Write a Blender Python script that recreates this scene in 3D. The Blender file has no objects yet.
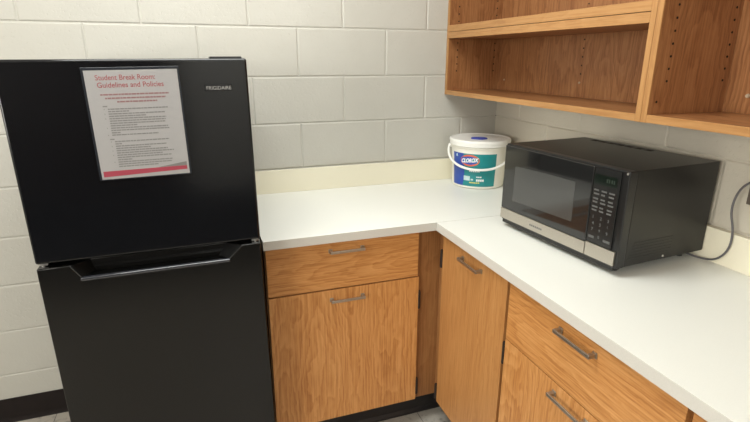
import bpy, bmesh, math, random
from mathutils import Vector, Matrix
R = math.radians
random.seed(7)
scene = bpy.context.scene
COL = scene.collection

# ------------------------------------------------------------------ materials
def new_mat(name):
    m = bpy.data.materials.new(name); m.use_nodes = True
    nt = m.node_tree; nt.nodes.clear()
    out = nt.nodes.new('ShaderNodeOutputMaterial'); b = nt.nodes.new('ShaderNodeBsdfPrincipled')
    nt.links.new(b.outputs[0], out.inputs[0])
    return m, nt, b

def nd(nt, kind, **kw):
    n = nt.nodes.new(kind)
    for k, v in kw.items():
        if k in n.inputs: n.inputs[k].default_value = v
        else: setattr(n, k, v)
    return n

def math_node(nt, op, a, b=None, c=None):
    n = nt.nodes.new('ShaderNodeMath'); n.operation = op
    for i, v in enumerate((a, b, c)):
        if v is None: continue
        if hasattr(v, 'links'): nt.links.new(v, n.inputs[i])
        else: n.inputs[i].default_value = v
    return n.outputs[0]

def mix_col(nt, fac, a, b, blend='MIX'):
    n = nt.nodes.new('ShaderNodeMix'); n.data_type = 'RGBA'; n.blend_type = blend
    for s, v in ((0, fac), (6, a), (7, b)):
        if hasattr(v, 'links'): nt.links.new(v, n.inputs[s])
        else: n.inputs[s].default_value = v if s == 0 else (*v, 1)
    return n.outputs[2]

def ramp(nt, fac, stops):
    n = nt.nodes.new('ShaderNodeValToRGB')
    e = n.color_ramp.elements
    while len(e) < len(stops): e.new(.5)
    for el, (p, c) in zip(e, stops):
        el.position = p; el.color = (*c, 1) if len(c) == 3 else c
    nt.links.new(fac, n.inputs[0]); return n.outputs[0]

def plain(name, col, rough=.5, metal=0., spec=.5, noise=0., nscale=60., bump=0., bscale=300., coat=0.):
    """one-colour surface with a faint mottling and grain"""
    m, nt, b = new_mat(name)
    b.inputs['Roughness'].default_value = rough; b.inputs['Metallic'].default_value = metal
    b.inputs['Specular IOR Level'].default_value = spec; b.inputs['Coat Weight'].default_value = coat
    tc = nd(nt, 'ShaderNodeTexCoord')
    n = nd(nt, 'ShaderNodeTexNoise', Scale=nscale, Detail=3.); nt.links.new(tc.outputs['Object'], n.inputs['Vector'])
    lo = tuple(c * (1 - noise) for c in col); hi = tuple(min(1, c * (1 + noise)) for c in col)
    nt.links.new(ramp(nt, n.outputs['Fac'], [(.3, lo), (.7, hi)]), b.inputs['Base Color'])
    if bump:
        n2 = nd(nt, 'ShaderNodeTexNoise', Scale=bscale, Detail=2.); nt.links.new(tc.outputs['Object'], n2.inputs['Vector'])
        bp = nd(nt, 'ShaderNodeBump', Strength=bump, Distance=.001)
        nt.links.new(n2.outputs['Fac'], bp.inputs['Height']); nt.links.new(bp.outputs[0], b.inputs['Normal'])
    return m

def oak(name, axis, dark, mid, light, contrast=1., rings=32., seed=0., rough=.38, stretch=.13):
    """flat-sawn oak veneer: contour lines of a stretched noise make the cathedral grain, pores run along it"""
    m, nt, b = new_mat(name)
    tc = nd(nt, 'ShaderNodeTexCoord'); oi = nd(nt, 'ShaderNodeObjectInfo')
    off = nd(nt, 'ShaderNodeVectorMath', operation='MULTIPLY_ADD')
    off.inputs[1].default_value = (3., 3., 3.)
    nt.links.new(oi.outputs['Random'], off.inputs[0]); nt.links.new(tc.outputs['Object'], off.inputs[2])
    def mapped(g, s=1.):
        mp = nd(nt, 'ShaderNodeMapping')
        sc = [s, s, s]; sc['XYZ'.index(axis)] = g * s
        mp.inputs['Scale'].default_value = sc; mp.inputs['Location'].default_value = (seed, seed * 1.7, seed * .6)
        nt.links.new(off.outputs[0], mp.inputs['Vector']); return mp.outputs[0]
    warp = nd(nt, 'ShaderNodeTexNoise', Scale=26., Detail=3.); nt.links.new(mapped(.4), warp.inputs['Vector'])
    n1 = nd(nt, 'ShaderNodeTexNoise', Scale=4.2, Detail=1.2, Roughness=.45)
    nt.links.new(mapped(stretch), n1.inputs['Vector'])
    h = math_node(nt, 'ADD', math_node(nt, 'MULTIPLY', n1.outputs['Fac'], rings), math_node(nt, 'MULTIPLY', warp.outputs['Fac'], 2.5))
    s = math_node(nt, 'FRACT', h)
    ring = ramp(nt, s, [(0., (.15,) * 3), (.35, (.55,) * 3), (.8, (1.,) * 3), (1., (.15,) * 3)])
    fib = nd(nt, 'ShaderNodeTexNoise', Scale=190., Detail=2.); nt.links.new(mapped(.035), fib.inputs['Vector'])
    fibr = ramp(nt, fib.outputs['Fac'], [(.36, (0,) * 3), (.62, (1,) * 3)])
    big = nd(nt, 'ShaderNodeTexNoise', Scale=9., Detail=2.); nt.links.new(mapped(.2), big.inputs['Vector'])
    t = math_node(nt, 'ADD', math_node(nt, 'MULTIPLY', ring, .5 * contrast), math_node(nt, 'MULTIPLY', fibr, .36))
    t = math_node(nt, 'ADD', t, math_node(nt, 'MULTIPLY', big.outputs['Fac'], .5))
    t = math_node(nt, 'SUBTRACT', t, .20 + .25 * (contrast - 1.))
    c = ramp(nt, t, [(.12, dark), (.48, mid), (.9, light)])
    nt.links.new(c, b.inputs['Base Color'])
    b.inputs['Roughness'].default_value = rough; b.inputs['Specular IOR Level'].default_value = .4
    bp = nd(nt, 'ShaderNodeBump', Strength=.25, Distance=.0006)
    nt.links.new(fibr, bp.inputs['Height']); nt.links.new(bp.outputs[0], b.inputs['Normal'])
    return m

def cmu_paint(name, lo, hi):
    m, nt, b = new_mat(name)
    tc = nd(nt, 'ShaderNodeTexCoord')
    n = nd(nt, 'ShaderNodeTexNoise', Scale=3.5, Detail=3.); nt.links.new(tc.outputs['Object'], n.inputs['Vector'])
    nt.links.new(ramp(nt, n.outputs['Fac'], [(.3, lo), (.7, hi)]), b.inputs['Base Color'])
    b.inputs['Roughness'].default_value = .42; b.inputs['Specular IOR Level'].default_value = .35
    pit = nd(nt, 'ShaderNodeTexNoise', Scale=85., Detail=4., Roughness=.6); nt.links.new(tc.outputs['Object'], pit.inputs['Vector'])
    pr = ramp(nt, pit.outputs['Fac'], [(.28, (0,) * 3), (.42, (.8,) * 3), (.7, (1,) * 3)])
    lump = nd(nt, 'ShaderNodeTexNoise', Scale=24., Detail=2.); nt.links.new(tc.outputs['Object'], lump.inputs['Vector'])
    hgt = math_node(nt, 'ADD', pr, math_node(nt, 'MULTIPLY', lump.outputs['Fac'], 1.2))
    bp = nd(nt, 'ShaderNodeBump', Strength=.45, Distance=.002)
    nt.links.new(hgt, bp.inputs['Height']); nt.links.new(bp.outputs[0], b.inputs['Normal'])
    return m

def vinyl_tile():
    m, nt, b = new_mat('floor_tile')
    tc = nd(nt, 'ShaderNodeTexCoord')
    mp = nd(nt, 'ShaderNodeMapping'); mp.inputs['Location'].default_value = (.04, .09, 0)
    nt.links.new(tc.outputs['Object'], mp.inputs['Vector'])
    br = nd(nt, 'ShaderNodeTexBrick', Scale=1., offset=0.)
    br.inputs['Brick Width'].default_value = .3048; br.inputs['Row Height'].default_value = .3048
    br.inputs['Mortar Size'].default_value = .0016
    br.inputs['Color1'].default_value = (.50, .46, .40, 1); br.inputs['Color2'].default_value = (.44, .41, .36, 1)
    br.inputs['Mortar'].default_value = (.12, .11, .10, 1)
    nt.links.new(mp.outputs[0], br.inputs['Vector'])
    n = nd(nt, 'ShaderNodeTexNoise', Scale=38., Detail=5., Roughness=.7); nt.links.new(tc.outputs['Object'], n.inputs['Vector'])
    st = ramp(nt, n.outputs['Fac'], [(.33, (.45, .43, .41)), (.48, (1, 1, 1))])
    nt.links.new(mix_col(nt, .75, br.outputs['Color'], st, 'MULTIPLY'), b.inputs['Base Color'])
    b.inputs['Roughness'].default_value = .35
    return m

def emitter(name, col, strength):
    m, nt, b = new_mat(name)
    b.inputs['Base Color'].default_value = (.8, .8, .8, 1)
    b.inputs['Emission Color'].default_value = (*col, 1); b.inputs['Emission Strength'].default_value = strength
    return m

DK, MD, LT = (.36, .142, .038), (.50, .228, .069), (.61, .31, .112)
OAK_Z = oak('oak_upright_grain', 'Z', DK, MD, LT, .78, rings=30., seed=1.3, stretch=.19)
OAK_X = oak('oak_level_grain', 'X', DK, MD, LT, .68, seed=4.1)
OAK_Y = oak('oak_level_grain_side', 'Y', DK, MD, LT, .68, seed=2.2)
OAK_PLAIN = oak('oak_straight_grain', 'Z', (.36, .155, .046), (.44, .208, .068), (.51, .26, .092), .55, rings=26, seed=6.4, stretch=.04)
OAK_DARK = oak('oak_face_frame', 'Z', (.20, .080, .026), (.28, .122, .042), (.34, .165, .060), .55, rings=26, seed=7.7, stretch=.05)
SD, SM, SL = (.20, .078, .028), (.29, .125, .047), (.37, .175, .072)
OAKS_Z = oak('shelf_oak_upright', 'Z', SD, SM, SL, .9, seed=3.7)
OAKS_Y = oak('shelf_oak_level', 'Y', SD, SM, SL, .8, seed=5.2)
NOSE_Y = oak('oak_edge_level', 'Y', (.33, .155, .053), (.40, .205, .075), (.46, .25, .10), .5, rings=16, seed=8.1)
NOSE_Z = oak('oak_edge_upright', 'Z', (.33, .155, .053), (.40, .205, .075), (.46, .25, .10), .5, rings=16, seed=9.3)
M = dict(
    block=cmu_paint('painted_block', (.49, .476, .427), (.52, .506, .457)),
    block_cream=cmu_paint('cream_painted_block', (.555, .515, .43), (.585, .545, .46)), tile=vinyl_tile(),  # right wall's colour warmed to stand for bounce light under the cabinets
    ceil=plain('ceiling_tile', (.80, .79, .76), .9, noise=.05, nscale=90),
    drywall=plain('painted_wall', (.76, .75, .71), .6, noise=.03, nscale=6),
    vinyl=plain('cove_base_vinyl', (.010, .0062, .0055), .5, spec=.25, noise=.15, nscale=30),
    toe=plain('toe_kick_vinyl', (.012, .010, .010), .45, noise=.15, nscale=30),
    lam=plain('cream_laminate', (.79, .795, .745), .38, noise=.012, nscale=420),
    lam_edge=plain('cream_laminate_edge', (.58, .565, .52), .42, noise=.03, nscale=420),  # front edge toned down to stand for the weaker light it gets
    lam_seam=plain('laminate_seam', (.40, .37, .31), .5),
    carpet=plain('charcoal_carpet', (.035, .034, .036), .95, spec=.1, noise=.3, nscale=200),
    pocket=plain('pocket_plastic', (.003, .003, .003), .6, spec=.15),
    splash=plain('backsplash_laminate', (.80, .755, .60), .38, noise=.012, nscale=420),
    black=plain('black_fridge_skin', (.0040, .0044, .0056), .13, spec=.47, noise=.08, nscale=8, bump=.03, bscale=420),
    black_low=plain('black_door_skin', (.0046, .0044, .0041), .20, spec=.38, noise=.08, nscale=8, bump=.10, bscale=420),
    blackplas=plain('black_plastic', (.010, .010, .011), .35, noise=.1),
    lip=plain('glossy_black_lip', (.03, .032, .04), .16, spec=.9, coat=.6),
    grey_metal=plain('zinc_hinge', (.55, .54, .52), .35, .9, noise=.05),
    hinge=plain('bronze_hinge', (.045, .035, .03), .4, .7, noise=.15),
    pull=plain('brushed_nickel', (.44, .40, .345), .42, 1., noise=.08, nscale=150),
    steel=plain('brushed_steel', (.56, .52, .46), .32, 1., noise=.04, nscale=200),
    mwblack=plain('microwave_case', (.004, .0036, .003), .36, spec=.5, noise=.08, nscale=30, bump=.08, bscale=500),
    mwtrim=plain('microwave_frame', (.010, .010, .010), .28, noise=.05),
    mwglass=plain('microwave_glass', (.012, .012, .012), .07, spec=.6, coat=.3),
    mwwin=plain('microwave_window_mesh', (.050, .050, .048), .16, noise=.06, nscale=500, coat=.3),
    mwpanel=plain('microwave_panel', (.012, .012, .012), .22),
    legend=plain('grey_legend', (.085, .085, .082), .5),
    lcd=plain('dark_display', (.006, .010, .007), .12),
    lcdink=plain('display_segments', (.018, .028, .02), .4),
    dark=plain('dark_hole', (.012, .007, .004), .9),
    pin=plain('cream_pin', (.45, .36, .26), .45),
    doorwood=plain('dark_door', (.05, .03, .02), .45, noise=.2, nscale=5),
    cord=plain('grey_cord', (.11, .105, .11), .45),
    outlet=plain('brown_outlet_box', (.11, .09, .072), .45, noise=.05),
    white=plain('white_plastic', (.86, .85, .81), .38, noise=.01),
    bucket=plain('bucket_plastic', (.80, .78, .70), .36, noise=.012),
    blue=plain('label_blue', (.022, .07, .36), .35, noise=.05),
    tab=plain('blue_tab', (.03, .055, .42), .4),
    teal=plain('label_teal', (.012, .235, .245), .35, noise=.06, nscale=14),
    ring=plain('label_orange_ring', (.72, .13, .06), .4),
    logoblue=plain('label_deep_blue', (.03, .07, .38), .4),
    ltext=plain('label_white_ink', (.82, .84, .84), .4),
    ltext2=plain('label_pale_ink', (.50, .66, .66), .4),
    yellow=plain('label_yellow_ink', (.66, .62, .16), .4),
    paper=plain('paper', (.32, .315, .315), .55, noise=.01),
    sleeve=plain('clear_sleeve', (.018, .021, .027), .18, spec=.5),
    red=plain('red_ink', (.31, .040, .065), .5), redtxt=plain('red_text_ink', (.30, .075, .085), .5),
    pink=plain('light_red_ink', (.25, .135, .14), .5),
    ink=plain('grey_ink', (.185, .183, .183), .5), wedge=plain('grey_print', (.16, .155, .15), .5),
    badge=plain('badge_plate', (.008, .008, .009), .4, spec=.3), badgeink=plain('badge_letters', (.32, .315, .305), .5, 0.),
    lampframe=plain('white_enamel', (.8, .8, .78), .4),
)

# ------------------------------------------------------------------ mesh helpers
class MB:
    def __init__(self): self.bm = bmesh.new()
    def box(self, x0, x1, y0, y1, z0, z1, bev=0., seg=2, mat=0, M4=None):
        t = bmesh.new(); bmesh.ops.create_cube(t, size=1.)
        for v in t.verts:
            v.co = Vector(((x0 + x1) / 2 + v.co.x * (x1 - x0), (y0 + y1) / 2 + v.co.y * (y1 - y0), (z0 + z1) / 2 + v.co.z * (z1 - z0)))
        if bev: bmesh.ops.bevel(t, geom=t.edges[:], offset=bev, segments=seg, profile=.5, affect='EDGES', clamp_overlap=True)
        self._merge(t, mat, M4); return self
    def cyl(self, a, b, r, n=20, r2=None, mat=0, bev=0.):
        a, b = Vector(a), Vector(b); t = bmesh.new()
        bmesh.ops.create_cone(t, cap_ends=True, segments=n, radius1=r, radius2=r if r2 is None else r2, depth=(b - a).length)
        if bev: bmesh.ops.bevel(t, geom=[e for e in t.edges if len(e.link_faces) == 2 and max(len(f.verts) for f in e.link_faces) > 4], offset=bev, segments=2, profile=.5, affect='EDGES')
        q = Vector((0, 0, 1)).rotation_difference((b - a).normalized()).to_matrix().to_4x4()
        self._merge(t, mat, Matrix.Translation((a + b) / 2) @ q); return self
    def lathe(self, prof, n=64, mat=0, close=True):
        t = bmesh.new(); rows = []
        for r, z in prof:
            rows.append([t.verts.new((r * math.cos(2 * math.pi * i / n), r * math.sin(2 * math.pi * i / n), z)) for i in range(n)] if r > 1e-6 else [t.verts.new((0, 0, z))])
        for A, B in zip(rows, rows[1:]):
            for i in range(n):
                j = (i + 1) % n
                if len(A) == 1: t.faces.new((A[0], B[j], B[i])) if len(B) > 1 else None
                elif len(B) == 1: t.faces.new((A[i], A[j], B[0]))
                else: t.faces.new((A[i], A[j], B[j], B[i]))
        bmesh.ops.recalc_face_normals(t, faces=t.faces[:])
        self._merge(t, mat, None); return self
    def tube(self, pts, r, n=10, mat=0, smooth=8):
        P = catmull([Vector(p) for p in pts], smooth); t = bmesh.new(); rows = []
        up = Vector((0, 0, 1)); prevn = None
        for i, p in enumerate(P):
            d = (P[min(i + 1, len(P) - 1)] - P[max(i - 1, 0)]).normalized()
            if prevn is None:
                prevn = d.orthogonal().normalized()
            nrm = (prevn - d * prevn.dot(d)).normalized(); prevn = nrm; bn = d.cross(nrm)
            rows.append([t.verts.new(p + (nrm * math.cos(2 * math.pi * k / n) + bn * math.sin(2 * math.pi * k / n)) * r) for k in range(n)])
        for A, B in zip(rows, rows[1:]):
            for k in range(n):
                t.faces.new((A[k], A[(k + 1) % n], B[(k + 1) % n], B[k]))
        t.faces.new(rows[0][::-1]); t.faces.new(rows[-1])
        bmesh.ops.recalc_face_normals(t, faces=t.faces[:])
        self._merge(t, mat, None); return self
    def prism(self, poly, y0, y1, mat=0, poly2=None):
        """polygon in x,z pulled from y0 (poly) to y1 (poly2 or the same)"""
        t = bmesh.new(); q = poly2 or poly
        A = [t.verts.new((x, y0, z)) for x, z in poly]; B = [t.verts.new((x, y1, z)) for x, z in q]
        t.faces.new(A); t.faces.new(B[::-1]); n = len(A)
        for i in range(n): t.faces.new((A[i], B[i], B[(i + 1) % n], A[(i + 1) % n]))
        bmesh.ops.recalc_face_normals(t, faces=t.faces[:])
        self._merge(t, mat, None); return self
    def _merge(self, t, mat, M4):
        if M4 is not None: t.transform(M4)
        for f in t.faces: f.material_index = mat
        me = bpy.data.meshes.new('tmp'); t.to_mesh(me); t.free()
        self.bm.from_mesh(me); bpy.data.meshes.remove(me)
    def build(self, name, mats, parent=None, smooth=True):
        me = bpy.data.meshes.new(name); self.bm.to_mesh(me); self.bm.free()
        for m in (mats if isinstance(mats, (list, tuple)) else [mats]): me.materials.append(m)
        if smooth:
            for pl in me.polygons: pl.use_smooth = True
            me.set_sharp_from_angle(angle=R(35))
        o = bpy.data.objects.new(name, me); COL.objects.link(o)
        if parent: o.parent = parent
        if smooth:
            wn = o.modifiers.new('flat_faces', 'WEIGHTED_NORMAL'); wn.keep_sharp = True; wn.weight = 100
        return o

def catmull(P, k):
    out = []
    for i in range(len(P) - 1):
        p0, p1, p2, p3 = P[max(i - 1, 0)], P[i], P[i + 1], P[min(i + 2, len(P) - 1)]
        for s in range(k):
            t = s / k
            out.append(.5 * ((2 * p1) + (p2 - p0) * t + (2 * p0 - 5 * p1 + 4 * p2 - p3) * t * t + (3 * p1 - p0 - 3 * p2 + p3) * t ** 3))
    out.append(P[-1]); return out

def empty(name, loc=(0, 0, 0)):
    o = bpy.data.objects.new(name, None); o.location = loc; o.empty_display_size = .1
    COL.objects.link(o); return o
def tag(o, label, cat, group=None):
    o['label'] = label; o['category'] = cat
    if group: o['group'] = group
    return o
def struct(o): o['kind'] = 'structure'; return o

def text_mesh(txt, size, width=None, bold=0., shear=0.):
    """letters as a flat bmesh in x,y, left-aligned at 0, scaled to a total width"""
    c = bpy.data.curves.new('t', 'FONT'); c.body = txt; c.size = size; c.offset = bold; c.shear = shear
    o = bpy.data.objects.new('t', c); COL.objects.link(o)
    dg = bpy.context.evaluated_depsgraph_get(); dg.update()
    me = bpy.data.meshes.new_from_object(o.evaluated_get(dg)); bm = bmesh.new(); bm.from_mesh(me)
    bpy.data.objects.remove(o); bpy.data.curves.remove(c); bpy.data.meshes.remove(me)
    xs = [v.co.x for v in bm.verts]; x0, x1 = min(xs), max(xs)
    k = width / (x1 - x0) if width else 1.
    for v in bm.verts: v.co.x = (v.co.x - x0) * k
    return bm

# ------------------------------------------------------------------ the room
ZF = -.022; ZC = 2.55
XL, YF = -4.2, -5.4
B, Hc, J = .4064, .2032, .0095

def block_wall(name, length, to_world, phase=0, cut=(), paint='block'):
    """painted concrete block: one bevelled face per block, tooled joints between; to_world(s, depth, z)"""
    t = bmesh.new()
    def quad(p): t.faces.new([t.verts.new(to_world(*q)) for q in p])
    k = 0; z = 0.
    D = .0032
    quad([(0, D, ZF - .02), (length, D, ZF - .02), (length, D, ZC + .02), (0, D, ZC + .02)])
    n = int(math.ceil(ZC / Hc))
    for r in range(n):
        z0, z1 = r * Hc, (r + 1) * Hc
        if r == 0: z0 = ZF - .02
        # rows 0..: joints half a block out on odd rows counted from the counter
        s = -B + .025 if r in cut else 0. if ((r + phase) % 2 == 0) else -B / 2
        while s < length:
            a, b = (-.0065 if s <= 0 else s), min(s + B, length)
            if b - a > .02:
                h = J / 2
                for (i0, d0), (i1, d1) in ((((.0018), D), ((.0042), .0009)), (((.0042), .0009), (h + .002, 0.))):
                    o_ = [(a + i0, d0, z0 + i0), (b - i0, d0, z0 + i0), (b - i0, d0, z1 - i0), (a + i0, d0, z1 - i0)]
                    n_ = [(a + i1, d1, z0 + i1), (b - i1, d1, z0 + i1), (b - i1, d1, z1 - i1), (a + i1, d1, z1 - i1)]
                    for e in range(4):
                        f = (e + 1) % 4
                        quad([o_[e], o_[f], n_[f], n_[e]])
                i1 = h + .002
                quad([(a + i1, 0, z0 + i1), (b - i1, 0, z0 + i1), (b - i1, 0, z1 - i1), (a + i1, 0, z1 - i1)])
            s += B
    # thickness behind the face
    for p in ([(0, .1, ZF - .02), (length, .1, ZF - .02), (length, .1, ZC + .02), (0, .1, ZC + .02)],):
        quad(p)
    bmesh.ops.remove_doubles(t, verts=t.verts[:], dist=1e-5)
    me = bpy.data.meshes.new(name); t.to_mesh(me); t.free(); me.materials.append(M[paint])
    o = bpy.data.objects.new(name, me); COL.objects.link(o); return struct(o)

block_wall('wall_back', -XL, lambda s, d, z: (-s, d, z), 0, (1, 3))
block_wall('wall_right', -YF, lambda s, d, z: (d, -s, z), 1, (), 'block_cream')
struct(MB().box(XL - .1, .1, YF - .1, .1, ZF - .1, ZF).build('floor', M['tile'], smooth=False))
struct(MB().box(XL, 0, YF, -2.75, ZF - .01, ZF + .006).build('floor_carpet', M['carpet'], smooth=False))  # unseen flooring, added to darken what the fridge doors reflect
struct(MB().box(XL - .1, .1, YF - .1, .1, ZC, ZC + .1).build('ceiling', M['ceil'], smooth=False))
struct(MB().box(XL - .1, XL, YF - .1, .1, ZF - .02, ZC + .02).build('wall_left', M['drywall'], smooth=False))
struct(MB().box(XL, .1, YF - .1, YF, ZF - .02, ZC + .02).build('wall_front', M['drywall'], smooth=False))
mb = MB().prism([(0, 0), (0, .112), (.003, .112), (.006, .03), (.016, 0)], 0, 1)   # x = away from wall
me_ = mb.build('baseboard_back', M['vinyl'])
for v in me_.data.vertices:
    x, y, z = v.co; v.co = (XL + .01 + y * (-1.93 + 1.93 - .03 - XL), -x - .0006, ZF + z)
struct(me_)

d_ = MB().box(-3.60, -1.62, YF - .01, YF + .03, ZF, 2.14, .004).build('door_1', M['doorwood'])  # unseen double doors, added so the left of the fridge reflects dark
for x0, x1 in ((-3.53, -2.63), (-2.59, -1.69)):
    MB().box(x0, x1, YF + .02, YF + .045, ZF + .005, 2.07, .003).build('door_leaf', M['doorwood'], d_)
struct(d_)
# ------------------------------------------------------------------ ceiling lights (with the lamps that light the room)
def troffer(x, y, power, label, turn=0):
    t = tag(empty('ceiling_light', (x, y, ZC)), label, 'ceiling light', 'recessed lights in the ceiling')
    t.rotation_euler = (0, 0, R(turn))
    f = MB()
    for a in ((-.31, -.29, -.61, .61), (.29, .31, -.61, .61), (-.29, .29, -.61, -.59), (-.29, .29, .59, .61)):
        f.box(a[0], a[1], a[2], a[3], -.025, 0)
    f.build('frame', M['lampframe'], t)
    MB().box(-.29, .29, -.59, .59, -.012, -.006).build('diffuser', LENS, t)
    l = bpy.data.lights.new('fluorescent_lamp', 'AREA'); l.shape = 'RECTANGLE'; l.size = .56; l.size_y = 1.16
    l.energy = power; l.color = (.98, 1., .965)
    lo = bpy.data.objects.new('fluorescent_lamp', l); COL.objects.link(lo); lo.parent = t; lo.location = (0, 0, -.02)
LENS = emitter('lamp_lens', (.98, 1., .965), 3.)
PANE = emitter('bright_window_pane', (1., .965, .89), 4.)
troffer(-1.42, -.95, 39, 'white recessed ceiling light above the counter corner', 90)
troffer(-1.0, -4.85, 40, 'white recessed ceiling light across the room, near the dark doors', 90)  # extra lamp out of view, brightens the band reflected in the freezer door
def window(n, y, power):  # unseen windows and their lamps, added to lift the under-cabinet shade
    w = MB()
    for q in ((-.68, -.60, -.60, .60), (.60, .68, -.60, .60), (-.60, .60, -.68, -.60), (-.60, .60, .60, .68), (-.02, .02, -.60, .60)):
        w.box(XL, XL + .05, y + q[0], y + q[1], 1.55 + q[2], 1.55 + q[3], .004)
    w = w.build('window_%d' % n, M['lampframe'])
    struct(w)
    MB().box(XL, XL + .02, y - .60, y + .60, .95, 2.15).build('pane', PANE, w)
    l = bpy.data.lights.new('window_daylight', 'AREA'); l.shape = 'RECTANGLE'; l.size = 1.18; l.size_y = 1.18
    l.energy = power; l.color = (1., .965, .89)
    lo = bpy.data.objects.new('window_daylight', l); COL.objects.link(lo); lo.location = (XL + .06, y, 1.55); lo.rotation_euler = (0, R(-90), 0)
window(1, -2.1, 37); window(2, -3.6, 51)

# ------------------------------------------------------------------ refrigerator
fr = tag(empty('refrigerator', (-1.600, -.40, ZF)), 'tall black two-door refrigerator with freezer on top, standing left of the counter', 'refrigerator')
fr.rotation_euler = (0, R(-.45), 0)
W2 = .3035; YFR = -.345; HF = 1.519; SP0, SP1 = .967, .980      # local: front face, height, top of lower door, bottom of upper
MB().box(-W2 + .004, W2 - .004, -.28, .325, .03, HF - .006, .006).build('cabinet_body', M['black'], fr)
MB().box(-W2 + .02, W2 - .02, -.30, -.27, .06, SP0 - .01).box(-W2 + .02, W2 - .02, -.30, -.27, SP1 + .01, HF - .02).build('door_gasket', M['blackplas'], fr)
fz = MB().box(-W2, W2, YFR, -.290, SP1, HF, .007, 3).build('freezer_door', M['black'], fr)
# lower door: a slab with a scooped pocket along its top edge
nl, nr, nl2, nr2 = -.222, .246, -.197, .2035
NB = SP0 - .0395
d = MB()
out = [(-W2, .075), (W2, .075), (W2, SP0), (nr, SP0), (nr2, NB), (nl2, NB), (nl, SP0), (-W2, SP0)]
inn = [(-W2, .075), (W2, .075), (W2, SP0), (nr - .045, SP0), (nr2 - .03, NB - .001), (nl2 + .03, NB - .001), (nl + .045, SP0), (-W2, SP0)]
d.prism(out, YFR, YFR + .042, poly2=inn)
d.prism([(-W2, .075), (W2, .075), (W2, SP0), (-W2, SP0)], YFR + .042, -.290)
ld = d.build('fridge_door', [M['black_low'], M['pocket']], fr)
for pl in ld.data.polygons:
    if NB - .01 < pl.center.z < SP0 - .001 and pl.center.y > YFR + .001 and abs(pl.center.x) < .26: pl.material_index = 1
bv = ld.modifiers.new('round_edges', 'BEVEL'); bv.width = .003; bv.segments = 2; bv.limit_method = 'ANGLE'; bv.angle_limit = R(50)
ld.modifiers.move(1, 0)
MB().box(nl2 - .004, nr2 + .004, YFR - .007, YFR + .008, NB - .009, NB + .001, .003, 3).build('handle_lip', M['lip'], ld)
MB().box(-W2 + .03, W2 - .03, -.30, -.262, .012, .068, .004).build('base_grille', M['blackplas'], fr)
for sx in (-1, 1):
    for sy in (-.24, .28):
        MB().cyl((sx * .25, sy, 0), (sx * .25, sy, .032), .018).build('foot', M['blackplas'], fr)
    MB().box(sx * .288 - .010, sx * .288 + .010, YFR + .018, -.27, SP0 + .0025, SP1 - .0025, .001).cyl((sx * .290, YFR + .024, SP0 - .004), (sx * .290, YFR + .024, SP1 + .004), .006).build('middle_hinge', M['grey_metal'], fr)
MB().box(.205, .292, -.335, -.25, HF - .004, HF + .005, .003).build('hinge_cover', M['blackplas'], fr)
# brand badge
bx, bz = .1835, 1.4410
MB().box(bx, bx + .074, YFR - .0012, YFR + .001, bz - .0085, bz + .0085, .0005).build('badge_plate', M['badge'], fz)
bm = text_mesh('FRIGIDAIRE', .0140, .066)
bm.transform(Matrix.Translation((bx + .006, YFR - .0016, bz - .0055)) @ Matrix.Rotation(R(90), 4, 'X'))
mb = MB(); mb.bm = bm; mb.build('badge_lettering', M['badgeink'], fz, smooth=False)

# ------------------------------------------------------------------ notice taped to the freezer door
no = tag(empty('notice_sheet', (-1.6035, -.7458, 1.3265)), 'printed white notice with red heading in a clear sleeve on the black freezer door', 'notice')
no.rotation_euler = (0, R(-.95), 0)
PW, PH = .2245, .2865
MB().box(-PW / 2 - .006, PW / 2 + .005, -.0007, 0, -PH / 2 - .003, PH / 2 + .007, .0003, 1).build('clear_sleeve', M['sleeve'], no)
pa = MB().box(-PW / 2, PW / 2, -.0014, -.0008, -PH / 2, PH / 2).build('paper', M['paper'], no)
def flat_text(txt, x, z, w, size, mat, name, bold=0.):
    bm = text_mesh(txt, size, w, bold)
    bm.transform(Matrix.Translation((x, -.0017, z)) @ Matrix.Rotation(R(90), 4, 'X'))
    mb = MB(); mb.bm = bm; mb.build(name, mat, pa, smooth=False)
flat_text('Student Break Room:', -.0875, .1185, .143, .0190, M['redtxt'], 'heading_line', .00012)
flat_text('Guidelines and Policies', -.0855, .0995, .160, .0190, M['redtxt'], 'heading_line', .00012)
def dashes(lines, mat, name, h):
    """rows of word-length strokes: print too small to read in the photograph"""
    t = bmesh.new(); rnd = random.Random(name)
    for x0, x1, z in lines:
        x = x0
        while x < x1:
            w = min(rnd.uniform(.0045, .0135), x1 - x)
            t.faces.new([t.verts.new(p) for p in ((x, -.0017, z - h / 2), (x + w, -.0017, z - h / 2), (x + w, -.0017, z + h / 2), (x, -.0017, z + h / 2))])
            x += w + .0010
    mb = MB(); mb.bm = t; mb.build(name, mat, pa, smooth=False)
dashes([(-.082, .085, .0815), (-.072, .076, .0720), (-.045, .053, .0625)], M['pink'], 'red_paragraph', .0040)
rows = [(-.081, -.070, .0515)]
z = .0440
for i, e in enumerate((.077, -.02, .068, .020, .070, .068, .066, -.005, .072, .074, -.048, .045)):
    rows.append((-.070, e, z)); 
    if i in (0, 2, 4, 8, 11): rows.append((-.0795, -.078, z))
    z -= .0062
rows.append((-.077, -.066, z - .005)); z -= .0115
for i, e in enumerate((.070, -.05, .062, .02, .063, .078, .048, .070, -.03, .072, .070, .034)):
    rows.append((-.066, e, z))
    if i in (0, 2, 4, 6, 9): rows.append((-.0755, -.074, z))
    z -= .0062
dashes(rows, M['ink'], 'small_print', .0031)
t = bmesh.new()
t.faces.new([t.verts.new(p) for p in ((-.107, -.0017, -.137), (.107, -.0017, -.131), (.107, -.0017, -.1205), (.04, -.0017, -.1205), (-.107, -.0017, -.1215))])
mb = MB(); mb.bm = t; mb.build('red_footer_band', M['red'], pa, smooth=False)
t = bmesh.new()
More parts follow.
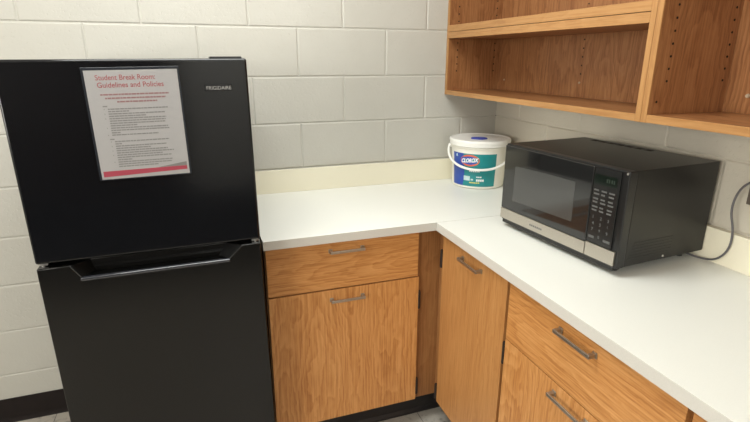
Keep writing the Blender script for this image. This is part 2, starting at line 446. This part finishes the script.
t.faces.new([t.verts.new(p) for p in ((.03, -.0017, -.1200), (.107, -.0017, -.1200), (.107, -.0017, -.109))])
mb = MB(); mb.bm = t; mb.build('grey_footer_wedge', M['wedge'], pa, smooth=False)

# ------------------------------------------------------------------ base cabinets
def pull(parent, p, axis, out, cc=.120):
    """square-section bar pull: bar parallel to `axis`, standing off along `out`"""
    a, o = Vector(axis), Vector(out); u = Vector((0, 0, 1)); p = Vector(p)
    Mx = Matrix((( a.x, o.x, u.x, p.x), (a.y, o.y, u.y, p.y), (a.z, o.z, u.z, p.z), (0, 0, 0, 1)))
    m = MB().box(-cc / 2 - .005, cc / 2 + .005, .0190, .0250, -.0050, .0050, .0018, 2, M4=Mx)
    for s in (-1, 1):
        m.box(s * cc / 2 - .005, s * cc / 2 + .005, .0005, .0245, -.0055, .0055, .0014, 2, M4=Mx)
        m.box(s * cc / 2 - .0075, s * cc / 2 + .0075, 0.0, .0035, -.0078, .0078, .0012, 2, M4=Mx)
    return m.build('handle', M['pull'], parent)

def hinge(parent, x, y, z, h=.062, r=.0062, leaf=None):
    m = MB().cyl((x, y, z - h / 2), (x, y, z + h / 2), r, 12)
    for k in (-.5, .5): m.cyl((x, y, z + k * h - .004), (x, y, z + k * h + .004), r * .75, 12)
    if leaf: m.box(*leaf, z - h / 2 + .004, z + h / 2 - .004)
    return m.build('hinge', M['hinge'], parent)

ZT = .877; ZB = .112
TOE = ZF
# unit along the back wall
c1 = tag(empty('base_cabinet', (-.94, -.30, ZF)), 'oak base cabinet beside the refrigerator with one drawer over one door', 'cabinet')
def rel(c):
    """parts are written in room coordinates; this moves them under the cabinet's empty"""
    inv = Matrix.Translation(-c.location)
    for ch in c.children: ch.data.transform(inv)
def rel_deep(c):
    inv = Matrix.Translation(-c.location)
    for ch in c.children_recursive:
        if ch.name.startswith('shelf_pin_hole'): ch.location -= c.location
        else: ch.data.transform(inv)
m = MB().box(-1.282, -1.264, -.60, -.003, ZB, ZT - .001).box(-.72, -.702, -.60, -.003, ZB, ZT - .001).box(-1.264, -.72, -.60, -.003, ZB, ZB + .018)
m.box(-1.264, -.72, -.012, -.003, ZB, ZT - .001).box(-1.264, -.72, -.60, -.58, .672, .70).box(-1.264, -.72, -.60, -.50, ZT - .03, ZT - .001)
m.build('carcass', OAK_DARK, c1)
dr = MB().box(-1.279, -.703, -.62, -.6005, .6898, .872, .0012).build('drawer', OAK_X, c1)
do = MB().box(-1.279, -.698, -.62, -.6005, .120, .6842, .0012).build('door', OAK_Z, c1)
pull(dr, (-.990, -.62, .8385), (1, 0, 0), (0, -1, 0)); pull(do, (-.990, -.62, .6455), (1, 0, 0), (0, -1, 0))
for z in (.585, .183): hinge(do, -.6935, -.6165, z, .07, leaf=(-.6965, -.6925, -.621, -.6005))
MB().box(-1.282, -1.0845, -.53, -.51, ZF, ZB).box(-1.0825, -.536, -.53, -.51, ZF, ZB).box(-1.0845, -1.0825, -.5290, -.51, ZF, ZB, mat=1).prism([(-1.282, ZF), (-.536, ZF), (-.536, ZF + .010), (-1.282, ZF + .010)], -.5405, -.529, poly2=[(-1.282, ZF), (-.536, ZF), (-.536, ZF + .022), (-1.282, ZF + .022)]).build('toe_kick', [M['toe'], M['hinge']], c1)
rel_deep(c1)

# corner unit, its filler panel closing the inside corner
c2 = tag(empty('base_cabinet', (-.30, -.80, ZF)), 'oak corner base cabinet with one tall plain door and no drawer', 'cabinet')
m = MB().box(-.60, -.003, -1.087, -1.069, ZB, ZT - .001).box(-.60, -.003, -1.069, -.62, ZB, ZB + .018).box(-.60, -.582, -.668, -.602, ZB + .018, ZT - .001)
m.box(-.60, -.50, -1.069, -.668, ZT - .03, ZT - .001)
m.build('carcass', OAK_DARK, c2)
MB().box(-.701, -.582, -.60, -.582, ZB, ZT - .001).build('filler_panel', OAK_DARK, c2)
do = MB().box(-.62, -.6005, -1.083, -.661, .120, .872, .0012).build('door', OAK_PLAIN, c2)
pull(do, (-.62, -.875, .829), (0, -1, 0), (-1, 0, 0))
for z in (.765, .165): hinge(do, -.6205, -.6545, z, .066, leaf=(-.6225, -.6005, -.6595, -.6510))
MB().box(-.535, -.515, -1.087, -.542, ZF, ZB).build('toe_kick', M['toe'], c2)
rel_deep(c2)

# drawer unit under the microwave side
c3 = tag(empty('base_cabinet', (-.30, -1.39, ZF)), 'oak base cabinet with a drawer over a door, right of the tall corner door', 'cabinet')
m = MB().box(-.60, -.003, -1.106, -1.0885, ZB, ZT - .001).box(-.60, -.003, -1.690, -1.672, ZB, ZT - .001).box(-.60, -.003, -1.672, -1.106, ZB, ZB + .018)
m.box(-.60, -.58, -1.672, -1.106, .66, .69).box(-.60, -.50, -1.672, -1.106, ZT - .03, ZT - .001)
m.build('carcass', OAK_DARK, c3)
dr = MB().box(-.62, -.6005, -1.683, -1.0965, .674, .872, .0012).build('drawer', OAK_Y, c3)
do = MB().box(-.62, -.6005, -1.683, -1.0965, .120, .6705, .0012).build('door', OAK_Z, c3)
pull(dr, (-.62, -1.3865, .830), (0, -1, 0), (-1, 0, 0)); pull(do, (-.62, -1.391, .641), (0, -1, 0), (-1, 0, 0))
for z in (.617, .17): hinge(do, -.617, -1.0898, z, .07, leaf=(-.621, -.6005, -1.0955, -1.091))
MB().box(-.535, -.515, -1.690, -1.0885, ZF, ZB).build('toe_kick', M['toe'], c3)
rel_deep(c3)

# the next unit, of which only an edge shows
c4 = tag(empty('base_cabinet', (-.30, -1.98, ZF)), 'oak base cabinet mostly out of view at the bottom right edge', 'cabinet')
m = MB().box(-.60, -.003, -1.7095, -1.6915, ZB, ZT - .001).box(-.60, -.003, -2.295, -2.277, ZB, ZT - .001).box(-.60, -.003, -2.277, -1.7095, ZB, ZB + .018)
m.box(-.60, -.50, -2.277, -1.7095, ZT - .03, ZT - .001)
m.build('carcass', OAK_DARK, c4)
dr = MB().box(-.62, -.6005, -2.288, -1.6955, .674, .872, .0012).build('drawer', OAK_Y, c4)
do = MB().box(-.62, -.6005, -2.288, -1.6955, .120, .6705, .0012).build('door', OAK_Z, c4)
pull(dr, (-.62, -1.99, .842), (0, -1, 0), (-1, 0, 0)); pull(do, (-.62, -1.99, .6485), (0, -1, 0), (-1, 0, 0))
MB().box(-.535, -.515, -2.295, -1.6915, ZF, ZB).build('toe_kick', M['toe'], c4)
rel_deep(c4)

# ------------------------------------------------------------------ countertops
ct = tag(empty('countertop', (-.64, -.32, ZT)), 'cream laminate countertop along the back wall with the white bucket on it', 'countertop')
s = MB().box(-1.288, -.002, -.642, -.002, ZT, .9096, .0012)
for f in s.bm.faces:
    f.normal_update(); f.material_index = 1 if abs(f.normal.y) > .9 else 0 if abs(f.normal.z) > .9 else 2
s.build('worktop', [M['lam'], M['lam_edge'], M['lam_seam']], ct)
MB().box(-1.288, -.002, -.0205, -.002, .9098, 1.0142, .0015).build('backsplash', M['splash'], ct)
rel(ct)
ct = tag(empty('countertop', (-.32, -1.47, ZT)), 'cream laminate countertop along the right wall carrying the black microwave', 'countertop')
s = MB().box(-.643, -.002, -2.30, -.6436, ZT, .9096, .0012)
for f in s.bm.faces:
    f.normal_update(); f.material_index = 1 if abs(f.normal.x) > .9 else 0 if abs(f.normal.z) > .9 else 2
s.build('worktop', [M['lam'], M['lam_edge'], M['lam_seam']], ct)
MB().box(-.0205, -.002, -2.30, -.0210, .9098, 1.0142, .0015).build('backsplash', M['splash'], ct)
rel(ct)

# ------------------------------------------------------------------ wall cabinets
XF = -.302; XB = -.004; Z0, Z1 = 1.333, 2.13
def holes(parent, pts, axis, name='shelf_pin_holes'):
    first = None
    for p in pts:
        if first is None:
            a = Vector(axis) * .0004
            first = o = MB().cyl(-a, a, .0032, 10).build('shelf_pin_hole', M['dark'], parent)
        else:
            o = first.copy(); COL.objects.link(o)
        o.location = p
w1 = tag(empty('wall_cabinet', (-.15, -.59, Z0)), 'open oak wall cabinet in the corner with a double middle shelf above the bucket', 'cabinet')
def upright(parent, y0, y1, z0=Z0, z1=Z1):
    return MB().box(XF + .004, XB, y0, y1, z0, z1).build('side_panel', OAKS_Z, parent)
def edge_z(parent, y0, y1):
    return MB().box(XF, XF + .0042, y0, y1, Z0, Z1, .0006).build('upright_edge', NOSE_Z, parent)
a = upright(w1, -.0195, -.0025); b = upright(w1, -1.1745, -1.1565)
edge_z(a, -.0195, -.0025); edge_z(b, -1.1745, -1.1565)
YI0, YI1 = -1.1565, -.0195
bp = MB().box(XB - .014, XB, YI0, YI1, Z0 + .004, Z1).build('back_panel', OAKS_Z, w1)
def shelf(parent, z0, z1, name, y0=YI0, y1=YI1):
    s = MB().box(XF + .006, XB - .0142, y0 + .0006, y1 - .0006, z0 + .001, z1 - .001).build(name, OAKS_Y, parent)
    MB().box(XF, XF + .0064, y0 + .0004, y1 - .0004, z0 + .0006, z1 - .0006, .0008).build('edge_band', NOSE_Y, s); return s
shelf(w1, Z0, Z0 + .0215, 'bottom_panel')
shelf(w1, 1.5905, 1.6195, 'middle_shelf'); shelf(w1, 1.6200, 1.649, 'middle_shelf')
shelf(w1, Z1 - .022, Z1, 'top_panel')
zs = [1.4435 + .032 * k for k in range(0, 13)]
zs = [z for z in zs if not 1.58 < z < 1.655]
holes(a, [(x, YI1 - .0004, z) for x in (-.2515, -.0475) for z in zs], (0, 1, 0))
holes(bp, [(XB - .0144, -.601, z) for z in zs], (1, 0, 0))
for y, z in ((-.079, 1.402), (-.600, 1.410)):
    MB().cyl((XB - .014, y, z), (XB - .018, y, z), .0045, 14, r2=.0035).build('screw_cap', M['pin'], bp)
rel_deep(w1)
w2 = tag(empty('wall_cabinet', (-.15, -1.62, Z0)), 'open oak wall cabinet at the top right edge, without a middle shelf', 'cabinet')
a = upright(w2, -1.1945, -1.1755); b = upright(w2, -2.05, -2.031)
edge_z(a, -1.1945, -1.1755); edge_z(b, -2.05, -2.031)
Y0, Y1 = -2.031, -1.1945
bp = MB().box(XB - .014, XB, Y0, Y1, Z0 + .004, Z1).build('back_panel', OAKS_Z, w2)
shelf(w2, Z0, Z0 + .0225, 'bottom_panel', Y0, Y1); shelf(w2, Z1 - .022, Z1, 'top_panel', Y0, Y1)
zs = [1.4425 + .032 * k for k in range(0, 13)]
holes(a, [(x, Y1 - .0004, z) for x in (-.2505, -.041) for z in zs] + [(-.275, Y1 - .0004, 1.388)], (0, 1, 0))
MB().cyl((XB - .014, -1.259, 1.403), (XB - .019, -1.259, 1.403), .006, 14, r2=.0045).build('screw_cap', M['pin'], bp)
rel_deep(w2)

# ------------------------------------------------------------------ microwave
TH = R(-85.67)
mw = tag(empty('microwave', (-.4018, -.9977, .9098)), 'black countertop microwave with stainless lower strip, under the wall cabinets', 'microwave')
mw.rotation_euler = (0, 0, TH)
zo = .9363 - .9098          # bottom of the box above the worktop
HM, WM, DM = .2780, .2565, .3600
z_ = lambda v: v + zo
MB().box(-WM, WM, .022, DM, z_(0), z_(HM), .003).build('case', M['mwblack'], mw)
# top vents and side louvres
v = MB()
for k in range(7): v.box(-.19 + k * .037, -.162 + k * .037, .316, .338, z_(HM) - .001, z_(HM) + .0006, .0003, 1)
v.build('top_vent', M['dark'], mw)
v = MB()
for k in range(6): v.box(WM - .001, WM + .0008, .03 + .004 * k, .21, z_(.022 + .009 * k), z_(.0245 + .009 * k), .0004, 1)
v.build('side_louvre', M['mwblack'], mw)
MB().cyl((WM - .001, .18, z_(.0105)), (WM + .002, .18, z_(.0105)), .0042, 12, r2=.003).build('case_screw', M['grey_metal'], mw)
# front
MB().box(-WM + .002, .240, -.003, .03, z_(-.014), z_(.004), .003).box(-WM, WM, -.007, .024, z_(-.001), z_(HM), .004, 3).build('front_frame', M['mwtrim'], mw)
MB().cyl((WM - .007, -.006, z_(HM - .006)), (WM - .007, -.0095, z_(HM - .0075)), .0028, 10).build('corner_pin', M['grey_metal'], mw)
dd = MB().box(-.2535, .1435, -.014, .003, z_(.0455), z_(.273), .0035, 3).build('door', M['mwglass'], mw)
# window with a slightly curved top edge
pts = [(-.194, z_(.083)), (.083, z_(.089)), (.081, z_(.213))] + [(.081 - .274 * i / 12, z_(.213 - .006 * i / 12 + .002 * math.sin(math.pi * i / 12))) for i in range(1, 13)]
MB().prism(pts, -.0144, -.013).build('window', M['mwwin'], dd, smooth=False)
st = MB().box(-.2535, .1435, -.0145, .003, z_(.0065), z_(.0448), .0012).build('steel_strip', M['steel'], dd)
m = MB()
for k in range(7): m.box(-.096 + k * .0088, -.0895 + k * .0088, -.0148, -.0142, z_(.021), z_(.0275))
m.build('strip_lettering', M['wedge'], st, smooth=False)
cp = MB().box(.1455, .2335, -.0125, .003, z_(.0505), z_(.272), .002).build('control_panel', M['mwpanel'], mw)
MB().box(.148, .2255, -.0131, -.0115, z_(.224), z_(.254), .0005).build('display', M['lcd'], cp)
m = MB()
for x in (.190, .197, .206, .213):
    m.box(x, x + .0045, -.0134, -.0129, z_(.235), z_(.2455))
m.build('display_segments', M['lcdink'], cp, smooth=False)
def button(x0, x1, z0, z1):
    MB().box(x0, x1, -.0129, -.0123, z_(z0), z_(z1)).build('button_legend', M['legend'], cp, smooth=False)
for r_, zz in enumerate((.205, .194, .180, .170, .156, .146)):
    for c_, xx in enumerate((.1515, .1775, .2035)):
        w = (.016, .018, .019, .013, .017, .015)[(r_ * 2 + c_) % 6]
        button(xx, xx + w, zz, zz + .0048)
button(.152, .172, .064, .0715); button(.2045, .228, .064, .0715)
for i in range(10):
    c_, r_ = ((i - 1) % 3, (i - 1) // 3) if i else (1, 3)
    bm = text_mesh(str(i), .0125, None, .0003)
    bm.transform(Matrix.Translation((.159 + c_ * .026, -.0128, z_(.124 - r_ * .0185))) @ Matrix.Rotation(R(90), 4, 'X'))
    mb = MB(); mb.bm = bm; mb.build('keypad_digit', M['legend'], cp, smooth=False)
MB().box(.1455, .2485, -.014, .003, z_(.0065), z_(.0488), .0012).build('door_release', M['steel'], mw)
for x in (-.21, .21):
    for y in (.04, .32):
        MB().cyl((x, y, 0.0002), (x, y, z_(.001)), .012, 16).build('foot', M['blackplas'], mw)
# cord: written in room coordinates
pc = MB().tube([(-.055, -1.17, .934), (-.046, -1.195, .918), (-.032, -1.235, .9145), (-.0265, -1.268, .922), (-.0255, -1.294, .948), (-.0255, -1.306, .985), (-.027, -1.304, 1.03), (-.030, -1.293, 1.075), (-.030, -1.293, 1.115), (-.031, -1.306, 1.152), (-.034, -1.330, 1.176), (-.045, -1.362, 1.183), (-.052, -1.392, 1.168), (-.046, -1.40, 1.142), (-.030, -1.40, 1.138)], .0031, 10).build('power_cord', M['cord'], mw)
pl = MB().box(-.032, -.0125, -1.413, -1.387, 1.124, 1.152, .003).build('plug', M['cord'], pc)
inv = (Matrix.Translation(mw.location) @ Matrix.Rotation(TH, 4, 'Z')).inverted()
for o in (pc, pl): o.data.transform(inv)

# ------------------------------------------------------------------ wall outlet
ou = tag(empty('wall_outlet', (-.0005, -1.415, 1.134)), 'dark brown wall outlet at the right edge behind the grey cord', 'outlet')
MB().box(-.006, 0, -.105, .105, -.0285, .0285, .002).build('cover_plate', M['outlet'], ou)
for y in (0, -.06):
    f = MB().box(-.0115, -.005, y - .022, y + .022, -.017, .017, .004).build('receptacle', M['outlet'], ou)

# ------------------------------------------------------------------ wipes bucket
bk = tag(empty('wipes_bucket', (-.1785, -.1535, .9098)), 'white plastic wipes bucket with blue and teal label, standing in the counter corner', 'bucket')
HB = .2285
rb = lambda z: .1235 + (z / HB) * .0115
MB().lathe([(0, .0002), (.116, .0002), (.1225, .003), (.1237, .008), (rb(.1), .1), (rb(.19), .19), (.139, .192), (.139, .197), (rb(.2), .199), (rb(.2), .205), (0, .205)], 72).build('tub', M['bucket'], bk)
lid = MB().lathe([(.1335, .1995), (.1425, .1995), (.1432, .203), (.1432, .211), (.1450, .214), (.1455, .222), (.1440, .2265), (.1405, .2285), (.1365, .2275), (.134, .2245), (.128, .2235), (.06, .2245), (0, .2248)], 72).build('lid', M['white'], bk)
# blue tear tab on the lid
MB().lathe([(0, .2256), (.032, .2256), (.0345, .2262), (.033, .2290), (.022, .2302), (0, .2304)], 32).build('blue_tab', M['tab'], lid)
for o in (lid.children[0],):
    o.data.transform(Matrix.Translation((-.016, -.018, 0)) @ Matrix.Rotation(R(-22), 4, 'Z') @ Matrix.Diagonal((1.15, 1.0, 1, 1)))
# label wrapped on the tub; angle measured from the face towards the camera
FA = math.atan2(-2.2327 + .1535, -1.4527 + .1785)       # looks at the camera
def wrap(s, z, lift):
    """s metres to the right on the surface as seen from the front"""
    r = rb(z) + lift; a = FA + s / rb(.1)
    return (r * math.cos(a), r * math.sin(a), z)
def patch(f0, f1, z0, z1, mat, name, parent, lift=.0006, n=24):
    t = bmesh.new(); g = []
    for j in range(9):
        z = z0 + (z1 - z0) * j / 8
        a, b = (f0(j / 8) if callable(f0) else f0), (f1(j / 8) if callable(f1) else f1)
        g.append([t.verts.new(wrap(a + (b - a) * i / n, z, lift)) for i in range(n + 1)])
    for j in range(8):
        for i in range(n): t.faces.new((g[j][i], g[j][i + 1], g[j + 1][i + 1], g[j + 1][i]))
    mb = MB(); mb.bm = t; return mb.build(name, mat, parent)
lb = patch(-.140, .0855, .013, .168, M['teal'], 'label', bk, .0005)
patch(-.140, lambda q: -.074 + .008 * q + .006 * math.sin(q * 5), .013, .168, M['blue'], 'blue_side', lb, .0008)
def ellipse(cs, cz, a, b, mat, name, lift, inner=0., tilt=0.):
    t = bmesh.new(); n = 48; o_, i_ = [], []
    for k in range(n):
        an = 2 * math.pi * k / n
        for lst, q in ((o_, 1.), (i_, inner)):
            x, z = a * q * math.cos(an), b * q * math.sin(an)
            lst.append(t.verts.new(wrap(cs + x * math.cos(tilt) - z * math.sin(tilt), cz + x * math.sin(tilt) + z * math.cos(tilt), lift)))
    for k in range(n):
        j = (k + 1) % n
        t.faces.new((o_[k], o_[j], i_[j], i_[k]))
    if inner: pass
    mb = MB(); mb.bm = t; return mb.build(name, mat, lb, smooth=False)
CS, CZ = -.041, .1365
ellipse(CS, CZ, .0455, .0275, M['ring'], 'logo_ring', .0011, .0)
ellipse(CS, CZ, .0365, .0195, M['logoblue'], 'logo_field', .0014, .0)
bm = text_mesh('CLOROX', .0255, .082, .0012, .25)
for vv in bm.verts:
    s, z = vv.co.x - .040, vv.co.y - .008
    vv.co = wrap(CS + s, CZ + z + s * .10, .0018)
mb = MB(); mb.bm = bm; mb.build('logo_lettering', M['ltext'], lb, smooth=False)
def label_words(words, mat, name):
    t = bmesh.new()
    for s0, s1, z0, z1 in words:
        n = max(2, int((s1 - s0) / .006)); g = [[t.verts.new(wrap(s0 + (s1 - s0) * i / n, z, .0012)) for i in range(n + 1)] for z in (z0, z1)]
        for i in range(n): t.faces.new((g[0][i], g[0][i + 1], g[1][i + 1], g[1][i]))
    mb = MB(); mb.bm = t; mb.build(name, mat, lb, smooth=False)
def words(s0, s1, z, h, k):
    w = (s1 - s0) / k; return [(s0 + i * w, s0 + (i + .78) * w, z, z + h) for i in range(k)]
for wd in (words(-.040, .010, .0835, .007, 6), words(-.006, .020, .0565, .006, 3), words(-.006, .032, .0385, .0105, 4)):
    label_words(wd, M['ltext'], 'white_line')
label_words([(-.068, -.036, .040, .062), (-.032, -.020, .042, .050)], M['ltext2'], 'pale_panel')
label_words(words(-.038, .012, .028, .0065, 5), M['yellow'], 'yellow_words')
label_words([(-.118, -.1065, .150, .155), (-.116, -.1085, .155, .162)], M['ltext2'], 'corner_mark')
# bail handle hanging down across the front
hp = []
for k in range(25):
    q = -1 + 2 * k / 24
    a = FA + q * R(97)
    drop = .086 * (1 - abs(q) ** 2.1)
    r = .1475 if abs(q) > .9 else .1475 - .004 * (1 - abs(q))
    hp.append((r * math.cos(a), r * math.sin(a), .183 - drop))
hd = MB().tube(hp, .0058, 12, smooth=3)
for q in (hp[0], hp[-1]):
    v = Vector(q); d_ = Vector((v.x, v.y, 0)).normalized()
    hd.cyl(v - d_ * .014, v + d_ * .003, .009, 16)
hd.build('bail_handle', M['white'], bk)

# ------------------------------------------------------------------ camera
cam = bpy.data.cameras.new('camera'); co = bpy.data.objects.new('camera', cam); COL.objects.link(co)
cam.sensor_width = 36.; cam.lens = 494.91 / 750 * 36.; cam.clip_start = .02
yaw, pitch, roll = -.3407993, -.2983384, .0023869
f = Vector((-math.sin(yaw) * math.cos(pitch), math.cos(yaw) * math.cos(pitch), math.sin(pitch)))
r = Vector((math.cos(yaw), math.sin(yaw), 0)); u = r.cross(f)
r2 = r * math.cos(roll) + u * math.sin(roll); u2 = u * math.cos(roll) - r * math.sin(roll)
mt = Matrix((r2, u2, -f)).transposed().to_4x4(); mt.translation = (-1.45266, -2.23267, 1.49838)
co.matrix_world = mt
scene.camera = co
w = bpy.data.worlds.new('world'); scene.world = w; w.use_nodes = True
w.node_tree.nodes['Background'].inputs[0].default_value = (.5, .5, .5, 1); w.node_tree.nodes['Background'].inputs[1].default_value = .05
scene.view_settings.view_transform = 'Standard'; scene.view_settings.look = 'None'
scene.view_settings.exposure = -.33; scene.view_settings.gamma = 1.; scene.view_settings.use_curve_mapping = False
